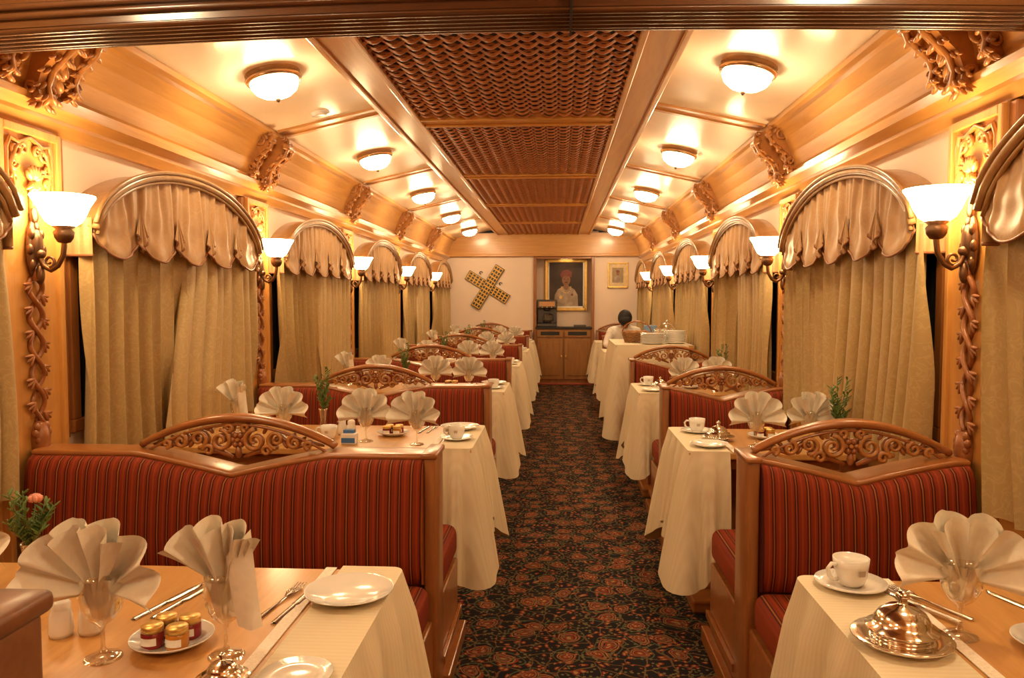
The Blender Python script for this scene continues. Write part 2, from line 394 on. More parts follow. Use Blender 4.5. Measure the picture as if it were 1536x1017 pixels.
def corbel():
    m=MB()
    def cons(y0,w,k,dz):
        pr=[(.05,2.06),(.085,2.055),(.105,2.08),(.10,2.12),(.115,2.17),(.15,2.21),(.185,2.25),(.205,2.30),(.20,2.345),(.17,2.36),(.05,2.36)]
        pr=[(a if a<.06 else .05+(a-.05)*k, 2.36-(2.36-z)*dz) for a,z in pr]
        m.extr(pr,lambda p,y:(p[0],y,p[1]),y0-w*.8,y0+w*.8,W_CARVE)
        m.tube([(p[0]+.008,y0,p[1]) for p in pr[1:9]],[.006,.010,.009,.011,.010,.012,.012,.008],W_CARVE,seg=6)
        for i in range(1,9):
            p=pr[i] ; 
            for sg in(-1,1):
                for q,l in((.45,.022),(.95,.020)):
                    R=Matrix.Rotation(sg*(.6+q*.5),3,'X')
                    m.ell((p[0]+.008-.006*q,y0+sg*q*w,p[1]-.006*q),(.010,.008,l),W_CARVE,R,8,6)
        for sg in(-1,1):
            m.tube([( .14+.040*cos(a)*(1-a/16),y0+sg*(w+.002),2.31+.038*sin(a)*(1-a/16)) for a in[i*.5 for i in range(22)]],.009,W_CARVE,seg=6)
            m.tube([( .09+.020*cos(a)*(1-a/14),y0+sg*(w+.002),2.375-.27*dz+.020*sin(a)*(1-a/14)) for a in[i*.5 for i in range(18)]],.007,W_CARVE,seg=6)
        m.tube([(pr[7][0]+.004,y0-w*1.1,pr[7][1]),(pr[7][0]+.004,y0+w*1.1,pr[7][1])],.018,W_CARVE)
    cons(0,.055,1.15,1.0); cons(-.165,.024,.95,.80); cons(.165,.024,.95,.80)
    for sg in(-1,1):
        for i in range(4): m.ell((.155-.025*i,sg*(.085+.008*i),2.29-.045*i),(.018,.012,.03),W_CARVE,Matrix.Rotation(sg*.5,3,'X'))
    return m.mesh('corbel')
CORB=corbel()
def window():
    m=MB(); m.box(0,.02,-.78,.78,.89,.94,W_RED,.004); 
    for y in(-.78,.73,-.025): m.box(0,.02,y,y+.05,.94,1.66,W_REDV,.004)
    m.box(0,.02,-.78,.78,1.66,1.70,W_RED,.004)
    m.box(0,.006,-.73,.73,.94,1.66,plain('dark_window_glass',(.02,.02,.025),.08))
    for sg in(-1,1): m.box(0,.03,sg*.835-.02,sg*.835+.02,.88,1.985,W_REDV,.004)
    return m.mesh('window')
WIN=window()
def curtain(seed):
    m=MB(); rnd=random.Random(seed)
    for (a,b,sg) in((-.812,.02,-1),(-.02,.812,1)):
        ph=rnd.random()*6; amps=[rnd.uniform(.5,1.4) for _ in range(13)]
        nf=8
        sweep=(seed==1 and sg>0)
        def f(u,v):
            yo=b if sg<0 else a
            e=a if sg<0 else b
            if sweep: yo=a-.30*(3*v*v-2*v*v*v)
            y=lerp(e,yo,u)
            y+= (-sg)*(-.035)*sin(pi*v)*sin(pi*u)
            uu=u+.05*sin(v*2.2+seed)*(1 if seed!=1 else -1)
            w=uu*nf*2*pi+ph+.5*sin(v*2.0+u*5)+.8*sin(u*9+seed)
            j=uu*11+2; i=int(j); fr=j-i; fr=fr*fr*(3-2*fr)
            A=.031*lerp(amps[min(12,max(0,i-2))],amps[min(12,max(0,i-1))],fr)*(.65+.45*v)
            return (.084+(.045*u*v if sweep else 0)+A*sin(w)*(1 if sin(w)>0 else .8),y+.017*cos(w),1.66-.90*v)
        m.grid(f,190,14,CURT)
    return m.mesh('curtain')
CURTS=[curtain(i) for i in range(3)]
def ztop(t): return 1.66+.285*max(0,(1-abs(t)**2.1))**.62
def pelmet():
    m=MB(); hw=.80; N=5; rnd=random.Random(3)
    fr_=[rnd.uniform(0,6.28) for _ in range(6)]
    def zbot(u):
        k=(u*N)%1; return 1.640-.085*abs(sin(pi*k))**.8
    def f(u,v):
        t=2*u-1; y=t*hw; zt=ztop(t)-.012; zb_=zbot(u)
        k=(u*N)%1
        z=lerp(zt,zb_,v)
        sk=u+.012*sin(2*pi*u*N)*v*2
        g=sin(sk*2*pi*17+fr_[0])+.6*sin(sk*2*pi*29+fr_[1]+v)+.5*sin(sk*2*pi*11+fr_[2])
        sw=sin(v*14-5*sin(pi*k))*sin(pi*k)*v
        r=.0065*g*(.35+.65*(1-v)**.6)+.020*sin(pi*k)*v+.005*sw
        return (.122+r,y,z)
    m.grid(f,300,18,VAL)
    m.tube([ (f(i/160,1)[0]+.003,f(i/160,1)[1],f(i/160,1)[2]) for i in range(161)],.005,VALT,seg=5)
    for j in range(1,N):
        u=j/N; y=(2*u-1)*hw
        def g(p,q):
            w=.045*q
            zz=1.76-.17*q+.07*q*abs(2*p-1)
            return (.134+.010*sin(p*3*2*pi)*q+.006*q,y+(2*p-1)*w,zz)
        m.grid(g,18,6,VAL)
        m.tube([ (g(i/18,1)[0]+.002,g(i/18,1)[1],g(i/18,1)[2]) for i in range(19)],.0045,VALT,seg=5)
    for sg in(-1,1):
        m.grid(lambda u,v:(.012+u*.113,sg*(hw+.004*sin(u*20)),lerp(1.70,1.56,v)),12,3,VAL)
        m.tube([(.012+u*.0113*1,sg*hw,1.56) for u in range(0,11)],.006,VALT,seg=5)
    A=[(-1+2*i/48) for i in range(49)]
    m.grid(lambda u,v:(v*.135,(2*u-1)*hw,ztop(2*u-1)+.006),48,1,ARCH)
    for d,o,r in((.138,.0,.015),(.148,.020,.009),(.134,-.020,.007)):
        m.tube([(d,t*(hw+o*.8),ztop(t)+o) for t in A],r,ARCH,seg=8,up=(1,0,0))
    return m.mesh('curtain_pelmet')
PEL=pelmet()
for k in range(0,6):
    y=P0+k*S
    put('pilaster',PIL,y); put('corbel',CORB,y); put('sconce_lamp',SCON,y,-.018)
wn=1
for k in range(0,6):
    y=P0+(k+.5)*S
    for s in(0,1):
        loc=(XL,y,0) if s==0 else (XR,y,0); r=0 if s==0 else pi
        obj('window_%d'%wn,WIN,loc,r); wn+=1
        ci=(k+s)%3
        if s==1 and ci==1: ci=2
        obj('curtain',CURTS[ci],loc,r); obj('curtain_pelmet',PEL,loc,r)
# ceiling lamps
def clamp_():
    m=MB()
    m.lathe([(.06,.03),(.12,.02),(.128,.0),(.120,-.016),(.132,-.022),(.126,-.036),(.116,-.04),(.09,-.03)],plain('lamp_ring',(.50,.33,.20),.25,.9),28)
    m.lathe([(.112,-.034),(.110,-.055),(.096,-.080),(.068,-.100),(.034,-.110),(.0,-.113)],GLOW,24)
    m.lathe([(.0,-.111),(.010,-.113),(.012,-.121),(.006,-.131),(0,-.135)],BRONZE,10)
    return m.mesh('ceiling_lamp')
CL=clamp_()
for k in range(-1,6):
    y=P0+(k+.5)*S
    for x,r in((XL+.51,.215),(XR-.51,-.215)):
        if y>YF: obj('ceiling_lamp',CL,(x,y+.03,2.450),rot=(0,-r,0))
m=MB(); m.lathe([(0,-.012),(.03,-.014),(.05,-.008),(.055,.004)],CHINA,20); obj('smoke_detector',m,(XL+.50,P0+2*S-.22,2.448),rot=(0,-.215,0))
# ------------------------------------------------------------------ benches
def bench(x0,x1,post,top=.885,crest=True,sides=(-1,1),wood_=None):
    """x0..x1 extents, post = x of aisle end (either x0 or x1)"""
    m=MB(); L=x1-x0; WR=wood_ or W_RED; WRV=wood_ or W_REDV
    pe=1 if post==x1 else -1
    bx0,bx1=(x0,x1-.036) if pe>0 else (x0+.036,x1)
    xc=(x0+x1)/2; cw=.34 if L>1 else .315
    def dip(x):
        if not crest: return 0
        t=min(1,abs(x-xc)/cw); return .070*(1-t)**1.2 if t<1 else 0
    dz=top-.885
    m.box(bx0,bx1,-.055,.055,0,.78+dz,WR)
    def rail(u,v):
        x=lerp(bx0,bx1,u); z=top-dip(x)
        a=v*2*pi; k=abs(cos(a))**.4*(1 if cos(a)>0 else -1); q=abs(sin(a))**.4*(1 if sin(a)>0 else -1)
        return (x,.066*k,z-.012+.012*q)
    m.grid(rail,60,16,WR)
    for s in sides:
        def back(u,v):
            x=lerp(bx0+.004,bx1-.004,u); zt=top-.018-dip(x)
            P=[(.05,.44),(.13,.47),(.150,.53),(.150,.62),(.140,.72+dz*.6),(.125,zt-.04),(.108,zt-.010),(.085,zt+.002),(.04,zt-.004)]
            t=v*8; i=min(7,int(t)); fr=t-i
            p=(lerp(P[i][0],P[i+1][0],fr),lerp(P[i][1],P[i+1][1],fr))
            e=min(u,1-u)*L; rd=.018*max(0,1-e/.03)**2
            return (x,s*(p[0]-rd*(p[0]>.06)),p[1])
        m.grid(back,70,16,STRIPE)
        ex=bx1-.004 if pe>0 else bx0+.004
        m.add([(ex,s*a,b) for a,b in((.05,.44),(.13,.47),(.132,.53),(.132,.62),(.122,.72),(.107,top-.06),(.09,top-.03),(.05,top-.02))],[tuple(range(8))],STRIPE)
        sx0,sx1=(x0,x1-.012) if pe>0 else (x0+.012,x1)
        m.box(sx0,sx1,min(s*.05,s*.56),max(s*.05,s*.56),0,.33,WR,.006)
        a,b=min(s*.10,s*.60),max(s*.10,s*.60)
        m.box(sx0+.004,sx1-.004,a,b,.33,.465,STRIPE,.04,seg=4)
        ex=post-pe*.012
        m.box(min(ex,post+pe*.004),max(ex,post+pe*.004),min(s*.09,s*.57),max(s*.09,s*.57),.10,.13,WR,.003)
        m.box(min(ex,post+pe*.02),max(ex,post+pe*.02),min(s*.09,s*.58),max(s*.09,s*.58),0,.06,WR,.005)
    pa,pb=(post-.040,post) if pe>0 else (post,post+.040)
    y1=.085 if 1 in sides else .055; y0=-.085 if -1 in sides else -.055
    m.box(pa,pb,y0,y1,0,top-.01,WRV,.008,seg=3)
    m.box(pa-.008,pb+.006,y0-.008,y1+.008,top-.014,top+.006,WR,.007,seg=3)
    if crest:
        def arch(t): return top+.010+.096*max(0,cos(pi*t/2))**.85
        T=[-1+2*i/40 for i in range(41)]
        m.tube([(xc+t*cw,0,arch(t)) for t in T],[.012+.005*(1-abs(t)) for t in T],W_RED,seg=8,fl=1.7,up=(0,0,1))
        m.tube([(xc+t*cw*.93,-.012,arch(t)-.022) for t in T],.005,W_GARL,seg=6)
        for sg in(-1,1):
            for(dx,dzc,r,a0,d,tn) in((.060,.028,.038,pi/2,1,1.5),(.135,.033,.031,-pi/2,-1,1.4),(.198,.024,.024,pi/2,1,1.3),(.248,.016,.015,-pi/2,-1,1.2),(.102,-.006,.020,0,1,1.2),(.03,.074,.015,-pi/2,-1,1.1)):
                for yy in(-.012,.012):
                    m.spiral((xc+sg*dx,yy,top+dzc),r,tn,.0075,W_CARVE,a0 if sg>0 else pi-a0,d*sg,'xz')
            m.tube([(xc+sg*a,0,top+b) for a,b in((.02,-.03),(.06,-.012),(.10,.0),(.15,.045),(.20,.005),(.26,.022),(.30,.012))],[.006,.010,.008,.009,.008,.008,.004],W_GARL,seg=6)
            for a,b,r in((.095,.064,.5),(.165,.014,-.6),(.225,.033,.9)):
                m.ell((xc+sg*a,0,top+b),(.007,.012,.016),W_GARL,Matrix.Rotation(sg*r,3,'Y'),8,6)
        for i in range(6):
            a=i*pi/3; m.ell((xc+.018*cos(a),0,top+.03+.018*sin(a)),(.012,.016,.012),W_GARL,None,8,6)
        m.ell((xc,0,top+.03),(.009,.022,.009),W_CARVE); m.ell((xc,0,top-.012),(.012,.014,.022),W_GARL)
    return m.mesh('booth_bench')
BL=bench(XL+.06,-.40,-.40); BR=bench(.61,XR-.06,.61)
for k in range(1,6):
    obj('booth_bench',BL,(0,P0+k*S,0)); obj('booth_bench',BR,(0,P0+k*S,0))
DKW=wood('partition_wood',(.15,.052,.014),(.21,.075,.020),(1.5,12,12),.5,.1)
obj('booth_bench',bench(XL+.06,-.455,-.455,1.135,False,wood_=DKW),(0,P0,0)); obj('booth_bench',BR,(0,P0,0))
obj('booth_bench',bench(XL+.06,-.42,-.42,sides=(-1,)),(0,YB-.10,0)); obj('booth_bench',bench(.62,XR-.06,.62,sides=(-1,)),(0,YB-.10,0))
# ------------------------------------------------------------------ tables
def table(xw,xe,cov,h=.75,hy=.31,seed=1,Ls=(.40,.58)):
    m=MB(); d=1 if xe>xw else -1; rnd=random.Random(seed)
    a,b=min(xw,xe),max(xw,xe)
    m.box(a,b,-hy,hy,h-.03,h,W_TABLE,.006)
    m.box(a+.05,b-.05,-hy+.05,hy-.05,h-.08,h-.03,W_RED)
    px=(xw+xe)/2
    m.box(px-.25,px+.25,-.03,.03,.06,h-.08,W_REDV,.006); m.box(px-.30,px+.30,-.18,.18,0,.06,W_RED,.01)
    c=MB(); xb=xe-d*cov
    R=.03; pts=[]
    def seg(p,q,n):
        for i in range(n): pts.append((lerp(p[0],q[0],i/n),lerp(p[1],q[1],i/n)))
    E=xe+d*.004; Y=hy+.004
    seg((xb,-Y),(E-d*R,-Y),30)
    for i in range(6): t=i/6*pi/2; pts.append((E-d*R+d*R*sin(t),-Y+R-R*cos(t)))
    seg((E,-Y+R),(E,Y-R),70)
    for i in range(6): t=i/6*pi/2; pts.append((E-d*R+d*R*cos(t),Y-R+R*sin(t)))
    seg((E-d*R,Y),(xb,Y),30); pts.append((xb,Y))
    n=len(pts); ph=rnd.random()*6
    nrm=[]
    for i in range(n):
        p=pts[max(i-2,0)]; q=pts[min(i+2,n-1)]
        t=Vector((q[0]-p[0],q[1]-p[1])).normalized(); nrm.append((t.y*d,-t.x*d))
    V=[];F=[];K=12
    for i in range(n):
        c0=exp(-(Vector((pts[i][0]-E,pts[i][1]+Y)).length/.13)**2)+exp(-(Vector((pts[i][0]-E,pts[i][1]-Y)).length/.13)**2)
        c0=min(1,c0)
        L=lerp(Ls[0],Ls[1],c0)+.01*sin(i*.21+ph)
        for k in range(K+1):
            t=k/K; off=.012*min(1,t*6)+t*(.024+.060*c0)+.032*t**.8*sin(i*.30+ph+.8*t)*(1-.2*c0)+.010*t*sin(i*.71+ph*2)
            off=max(off,.004*(t>0))
            zz=h+.006-(0 if k==0 else .006)-t*L
            V.append((pts[i][0]+nrm[i][0]*off,pts[i][1]+nrm[i][1]*off,zz))
    for i in range(n-1):
        for k in range(K): F.append((i*(K+1)+k,(i+1)*(K+1)+k,(i+1)*(K+1)+k+1,i*(K+1)+k+1))
    c.add(V,F,CLOTH,True)
    c.add([(p[0],p[1],h+.006) for p in pts],[tuple(range(n))],CLOTH)
    lx=sorted((xb-d*.040,xb-d*.014)); c.box(lx[0],lx[1],-hy,hy,h+.001,h+.003,LACE)
    return m.mesh('dining_table'),c.mesh('tablecloth')
TL=[table(XL+.125,-.37,.145,seed=i) for i in(1,4)]; TR=[table(XR-.125,.555,.17,seed=i) for i in(2,7)]
def tc(k): return P0+(k+.5)*S-(.075 if k==0 else 0)
for k in range(0,6):
    t=TL[k%2]; o=obj('dining_table',t[0],(0,tc(k),0)); obj('tablecloth',t[1],(0,tc(k),0))
    if k not in(3,):
        t=TR[k%2]; obj('dining_table',t[0],(0,tc(k),0)); obj('tablecloth',t[1],(0,tc(k),0))
bt=table(XR-.125,.53,.66,h=.97,hy=.5,seed=11,Ls=(.78,.86))
obj('buffet_table',bt[0],(0,tc(3),0)); obj('tablecloth',bt[1],(0,tc(3),0))
# ------------------------------------------------------------------ tableware
def goblet():
    m=MB(); m.lathe([(0,.004),(.034,.003),(.036,.0),(.030,.006),(.008,.012),(.0045,.025),(.004,.055),(.008,.066),(.024,.078),(.037,.10),(.042,.125),(.040,.155),(.038,.172),(.036,.172),(.038,.155),(.040,.125),(.035,.102),(.022,.081),(.0,.072)],GLASS,24); return m.mesh('wine_glass')
def napkin(kind,seed):
    m=MB(); rnd=random.Random(seed)
    zc=.118
    def fan(n,TH,R,amp0,y0,fwd,lean,z0=0,xo=0):
        jit=[rnd.uniform(-.05,.05) for _ in range(n+2)]
        def f(u,v):
            th=-TH+2*TH*u+lean; w=u*n; c=cos(2*pi*w)
            R2=R*(1+.025*c+jit[min(n,int(w))]*.6)*(1-.04*abs(2*u-1)**2)
            r=R2*v
            amp=amp0*min(1,v*1.2+.12)
            e=abs(2*u-1)
            return (xo+r*sin(th)+.007*sin(2*pi*w)*v, y0+amp*c-fwd*e**2*v-.035*v*v, zc+z0+r*cos(th)*(1.08 if cos(th)>0 else .8))
        m.grid(f,n*14,10,NAPK)
    if kind==0:
        fan(7,radians(96),.132,.018,.006,.06,0)
        fan(3,radians(34),.124,.019,-.020,.02,0)
    else:
        fan(4,radians(42),.140,.022,.006,.05,-.10)
        fan(2,radians(26),.130,.020,-.020,.03,.10)
        m.grid(lambda u,v:(.012+.045*u+.02*v,-.03-.02*sin(pi*u)-.006*sin(6*u+3*v),.20-.13*v+.05*u*(1-v)),12,8,NAPK)
    def g(u,v):
        a=2*pi*u; rr=(.029+.006*cos(8*a))*(1-.55*v)
        return (rr*cos(a)*1.15,rr*sin(a)*.9,.150-.074*v)
    m.grid(g,64,4,NAPK)
    return m.mesh('folded_napkin')
def plate(r):
    m=MB(); m.lathe([(0,.006),(r*.6,.006),(r*.68,.010),(r*.98,.018),(r,.020),(r,.017),(r*.7,.006),(r*.55,.0),(0,.0)],CHINA,36); return m.mesh('dinner_plate')
def saucer():
    m=MB(); m.lathe([(0,.004),(.03,.004),(.045,.007),(.076,.015),(.077,.012),(.045,.003),(.03,0),(0,0)],CHINA,32); return m.mesh('saucer')
def cup():
    m=MB(); m.lathe([(0,.0),(.022,0),(.028,.006),(.034,.02),(.037,.04),(.039,.062),(.037,.062),(.034,.04),(.031,.02),(.02,.008),(0,.006)],CHINA,28)
    m.tube([(-.034,0,.050),(-.050,0,.052),(-.059,0,.042),(-.056,0,.026),(-.044,0,.016),(-.033,0,.016)],.0045,CHINA)
    m.box(-.008,.008,-.0385,-.0375,.03,.042,plain('cup_mark',(.5,.42,.35),.4),0)
    return m.mesh('coffee_cup')
def jar(c):
    m=MB(); m.lathe([(0,0),(.017,0),(.019,.003),(.019,.024),(.015,.028)],c,16); m.lathe([(.0,.038),(.017,.038),(.0185,.036),(.0185,.027),(.0,.027)],GOLD,18)
    m.add([(.0197*cos(a),.0197*sin(a),z) for a in[-2.4+i*.2 for i in range(9)] for z in(.007,.02)],[(2*i,2*i+2,2*i+3,2*i+1) for i in range(8)],CHINA,True); return m.mesh('jam_jar')
def butter():
    m=MB(); m.lathe([(0,0),(.055,0),(.06,.005),(.085,.012),(.092,.018),(.090,.020),(.060,.012),(.050,.014),(.054,.026),(.066,.032),(.066,.036),(.052,.040),(.050,.052),(.042,.064),(.028,.074),(.012,.078),(.007,.083),(.008,.088),(.013,.094),(.012,.101),(.005,.106),(0,.107)],STEEL,40)
    return m.mesh('silver_butter_dish')
def knife():
    m=MB(); 
    def prof(u,v):
        x=(u-.5)*.21; w=.0065 if u<.42 else .0085*(1-max(0,(u-.85)/.15)**2)
        if .40<u<.46: w=.004
        return (w*(2*v-1),x,.003+.002*(1-(2*v-1)**2))
    m.grid(prof,30,4,CUTL); m.grid(lambda u,v:(prof(u,v)[0],prof(u,v)[1],.001),30,1,CUTL); return m.mesh('table_knife')
def fork():
    m=MB()
    def prof(u,v):
        y=-.10+u*.145; w=lerp(.008,.003,min(1,u*1.5)) if u<.8 else lerp(.003,.012,(u-.8)/.2)
        return (w*(2*v-1),y,.003+.006*max(0,u-.6)+.002*(1-(2*v-1)**2))
    m.grid(prof,30,4,CUTL)
    for i in range(4):
        x=(i-1.5)*.0068; m.tube([(x,.043,.006),(x,.07,.004),(x,.095,.008)],[.0022,.002,.001],CUTL,seg=6)
    return m.mesh('table_fork')
def shaker():
    m=MB(); m.lathe([(0,0),(.02,0),(.023,.01),(.021,.04),(.017,.055)],CHINA,18); m.lathe([(.018,.054),(.018,.066),(.012,.074),(0,.076)],CHINA,18); return m.mesh('salt_shaker')
GREEN=plain('leaf_green',(.10,.16,.030),.6); PINK=plain('carnation_pink',(.85,.36,.27),.6,var=.25,scale=60)
def flower(seed,bloom=True,tall=0,spm=1):
    m=MB(); rnd=random.Random(seed)
    m.lathe([(0,.004),(.026,.0),(.028,.01),(.018,.03),(.014,.06),(.018,.10),(.022,.115),(.020,.115),(.015,.10),(.010,.06),(.0,.02)],GLASS,18)
    if bloom:
        m.tube([(0,0,.02),(.004,0,.12),(.02,0,.215)],.002,GREEN,seg=5)
        for j in range(40):
            a=rnd.uniform(0,2*pi); t=rnd.uniform(.1,1); 
            R=Matrix.Rotation(a,3,'Z')@Matrix.Rotation(t*1.1,3,'Y')
            m.ell(Vector((.02,0,.222))+R@Vector((0,0,.012)),(.009,.004,.010),PINK,R,6,4)
    for j in range(11):
        a=j*2*pi/11+rnd.random(); l=rnd.uniform(.08,.20+tall); sp=rnd.uniform(.03,.06)*spm; r0=(cos(a)*sp,sin(a)*sp)
        m.tube([(0,0,.10),(r0[0]*.5,r0[1]*.5,.10+l*.4),(r0[0],r0[1],.06+l)],.0016,GREEN,seg=5)
        for q in range(14):
            t=.2+.8*q/14; b=rnd.uniform(0,2*pi)
            c=Vector((r0[0]*t,r0[1]*t,.10+(l-.04)*t))
            R=Matrix.Rotation(b,3,'Z')@Matrix.Rotation(.9,3,'Y')
            m.ell(c+R@Vector((0,0,.012)),(.0022,.005,.014),GREEN,R,6,4)
    return m.mesh('flower_vase')
GOB=goblet(); NK=[napkin(0,1),napkin(0,5),napkin(1,3),napkin(1,8)]; PLT=plate(.095); PLS=plate(.075); SAU=saucer(); CUP=cup()
JARS=[jar(plain('jam_red',(.25,.02,.02),.15)),jar(plain('jam_orange',(.55,.22,.03),.15)),jar(plain('jam_dark',(.06,.012,.02),.15))]
BUT=butter(); KN=knife(); FK=fork(); SH=shaker(); FLW=[flower(1),flower(4,False,.10,.8)]
def setn(x,y,kind,rz=0,h=.75,sc=1):
    obj('wine_glass',GOB,(x,y,h),0,.93); obj('folded_napkin',NK[kind],(x,y,h),rz,.93*sc)
def jamdish(x,y,h=.75):
    obj('jam_plate',PLS,(x,y,h))
    for i,(a,b) in enumerate(((-.026,-.022),(.022,-.024),(-.022,.022),(.024,.022))):
        obj('jam_jar',JARS[i%3],(x+a,y+b,h+.0065),sc=1.08)
H=.75; HC=.7565
# left table 0
y0=tc(0)
setn(-.820,1.335,0,.05,sc=1.08); setn(-.600,1.355,2,.1,sc=1.04); setn(-1.26,1.55,0,.2); setn(-1.46,1.66,2)
jamdish(-.722,1.395); obj('dinner_plate',PLT,(-.448,1.63,HC))
obj('table_knife',KN,(-.83,1.60,H),-.25); obj('table_knife',KN,(-.80,1.61,H),-.20)
obj('table_fork',FK,(-.59,1.61,H),-.15); obj('table_knife',KN,(-.553,1.60,H),-.12)
obj('salt_shaker',SH,(-.955,1.42,H)); obj('salt_shaker',SH,(-.905,1.435,H)); obj('flower_vase',FLW[0],(-1.185,1.66,H),sc=.88)
obj('silver_butter_dish',BUT,(-.565,1.258,H),sc=.5) ; obj('saucer',SAU,(-.44,1.265,HC),sc=.8)
# right table 0
obj('saucer',SAU,(.655,1.755,HC)); obj('coffee_cup',CUP,(.655,1.755,HC+.0045),.3)
obj('silver_butter_dish',BUT,(.640,1.46,HC),sc=.97); setn(.775,1.52,0,-.3,sc=1.02)
obj('table_knife',KN,(.755,1.66,HC),.45); obj('table_fork',FK,(.79,1.68,H+.001),.5)
jamdish(.925,1.47); obj('table_knife',KN,(.985,1.66,H),.35); obj('table_fork',FK,(.90,1.30,H),.3)
setn(1.12,1.64,2,-.3); obj('flower_vase',FLW[1],(1.18,1.38,H))
def full_left(k):
    y=tc(k); r=random.Random(k)
    for x,dy,kd in((-.625,-.20,0),(-.87,-.14,1),(-1.28,-.05,0),(-1.58,.14,3)): setn(x,y+dy,kd,r.uniform(-.2,.2))
    obj('dinner_plate',PLT,(-.48,y+.18,HC)); obj('saucer',SAU,(-.46,y-.10,HC)); obj('coffee_cup',CUP,(-.46,y-.10,HC+.0045))
    jamdish(-.78,y+.03); obj('salt_shaker',SH,(-.98,y+.02,H)); obj('salt_shaker',SH,(-1.03,y+.04,H))
    obj('coffee_cup',CUP,(-1.06,y-.08,H)); obj('flower_vase',FLW[1],(-1.14,y+.10,H))
    obj('table_knife',KN,(-.66,y+.19,H),-.1); obj('table_fork',FK,(-.62,y+.19,H),-.1)
def full_right(k):
    y=tc(k); r=random.Random(k+20)
    setn(.87,y-.16,k%2,r.uniform(-.2,.2)); setn(1.11,y-.12,(k+1)%2,r.uniform(-.2,.2))
    obj('saucer',SAU,(.67,y+.16,HC)); obj('coffee_cup',CUP,(.67,y+.16,HC+.0045))
    obj('silver_butter_dish',BUT,(.735,y-.02,H+.006),sc=.8); obj('dinner_plate',PLT,(.66,y-.20,HC),sc=.85); jamdish(.96,y+.05)
    obj('flower_vase',FLW[1],(1.19,y-.24 if k==1 else y+.10,H))
for k in(1,2,3,4,5): full_left(k)
for k in(1,2): full_right(k)
m=MB(); m.box(-.035,.035,-.025,.025,0,.05,CHINA,.006); m.box(-.03,.03,-.027,-.024,.008,.03,plain('packet_blue',(.05,.15,.4),.5)); m.box(-.025,.025,-.015,.015,.048,.065,plain('packet_blue2',(.08,.2,.5),.5),.003)
obj('sugar_packet_holder',m,(-.93,tc(1)-.20,H))
# buffet items
m=MB()
for i in range(9): m.lathe([(0,.004+i*.012),(.07,.004+i*.012),(.115,.016+i*.012),(.116,.012+i*.012),(.07,i*.012),(0,i*.012)],CHINA,28)
PS=m.mesh('plate_stack')
obj('plate_stack',PS,(.88,tc(3)-.36,.977),sc=(1,1,.9)); obj('plate_stack',PS,(1.10,tc(3)-.28,.977),sc=(.9,.9,1.1))
m=MB(); WK=plain('wicker',(.28,.13,.04),.6)
for j in range(9):
    z=.006+j*.011; r=.09+.025*j/8
    m.tube([(r*1.25*cos(a),r*sin(a),z+.004*sin(a*14+j*pi)) for a in[i*2*pi/60 for i in range(61)]],.006,WK,seg=5)
m.lathe([(0,.005),(.09,.005)],W_RED,24,sx=1.25)
BRD=plain('bread_crust',(.36,.17,.05),.7)
for i in range(5): m.ell((-.08+.04*i,.02*(-1)**i,.085),(.033,.045,.03),BRD,Matrix.Rotation(i,3,'Z'))
m.tube([(.14*cos(a),0,.09+.11*sin(a)) for a in[i*pi/16 for i in range(17)]],.007,W_RED)
obj('bread_basket',m,(.76,tc(3)-.10,.979))
m=MB()
m.box(-.12,.12,-.1,.1,0,.05,CHINA,.01); 
for i in range(3):
    for j in range(2): m.lathe([(.0,.055),(.022,.055),(.03,.13),(.028,.13),(.02,.06),(0,.06)],GLASS,16,(-.07+.07*i,-.04+.08*j,0))
obj('glass_tray',m,(1.04,tc(3)+.02,.977))
m=MB(); m.lathe([(.09,.005),(.10,.01),(.10,.10),(.06,.16),(.02,.18),(.0,.181)],GLASS,24); m.lathe([(0,0),(.11,0),(.115,.008),(0,.010)],STEEL,24); m.ell((0,0,.19),(.012,.012,.014),STEEL); m.ell((0,0,.06),(.07,.07,.05),plain('cake',(.6,.42,.2),.7))
obj('glass_cake_dome',m,(1.10,tc(3)+.28,.977))
m=MB(); m.box(-.06,.06,-.04,.04,0,.15,plain('blue_carton',(.16,.30,.55),.5),.004); m.box(-.055,.055,-.042,-.039,.03,.08,CHINA); obj('blue_carton',m,(.93,tc(3)+.28,.977))
# ------------------------------------------------------------------ back wall things
m=MB(); YEL=plain('yellow_paint',(.72,.40,.06),.5); 
for ang,zo in((radians(-32),0),(radians(58),.008)):
    M=Matrix.Translation((-1.15,0,1.585))@Matrix.Rotation(-ang,4,'Y')
    m.box(-.39,.39,YB-.03-zo,YB-.004,-.082,.082,BLACK,.004,M=M)
    m.box(-.38,.38,YB-.034-zo,YB-.028-zo,-.074,.074,YEL,M=M)
    for i in range(12):
        for j in range(3):
            if ang<0 and 5<=i<=6: continue
            x=-.341+i*.062; z=-.047+j*.047; m.box(x-.020,x+.020,YB-.037-zo,YB-.033-zo,z-.016,z+.016,BLACK,M=M)
for sx,sz in((-.11,.23),(.21,.05)):
    m.tube([(-1.15+sx+.03*cos(a)*(1-a/9),YB-.015,1.585+sz+.03*sin(a)*(1-a/9)) for a in[i*.4 for i in range(14)]],.006,BLACK,seg=6)
obj('crossed_board_wall_decoration',m)
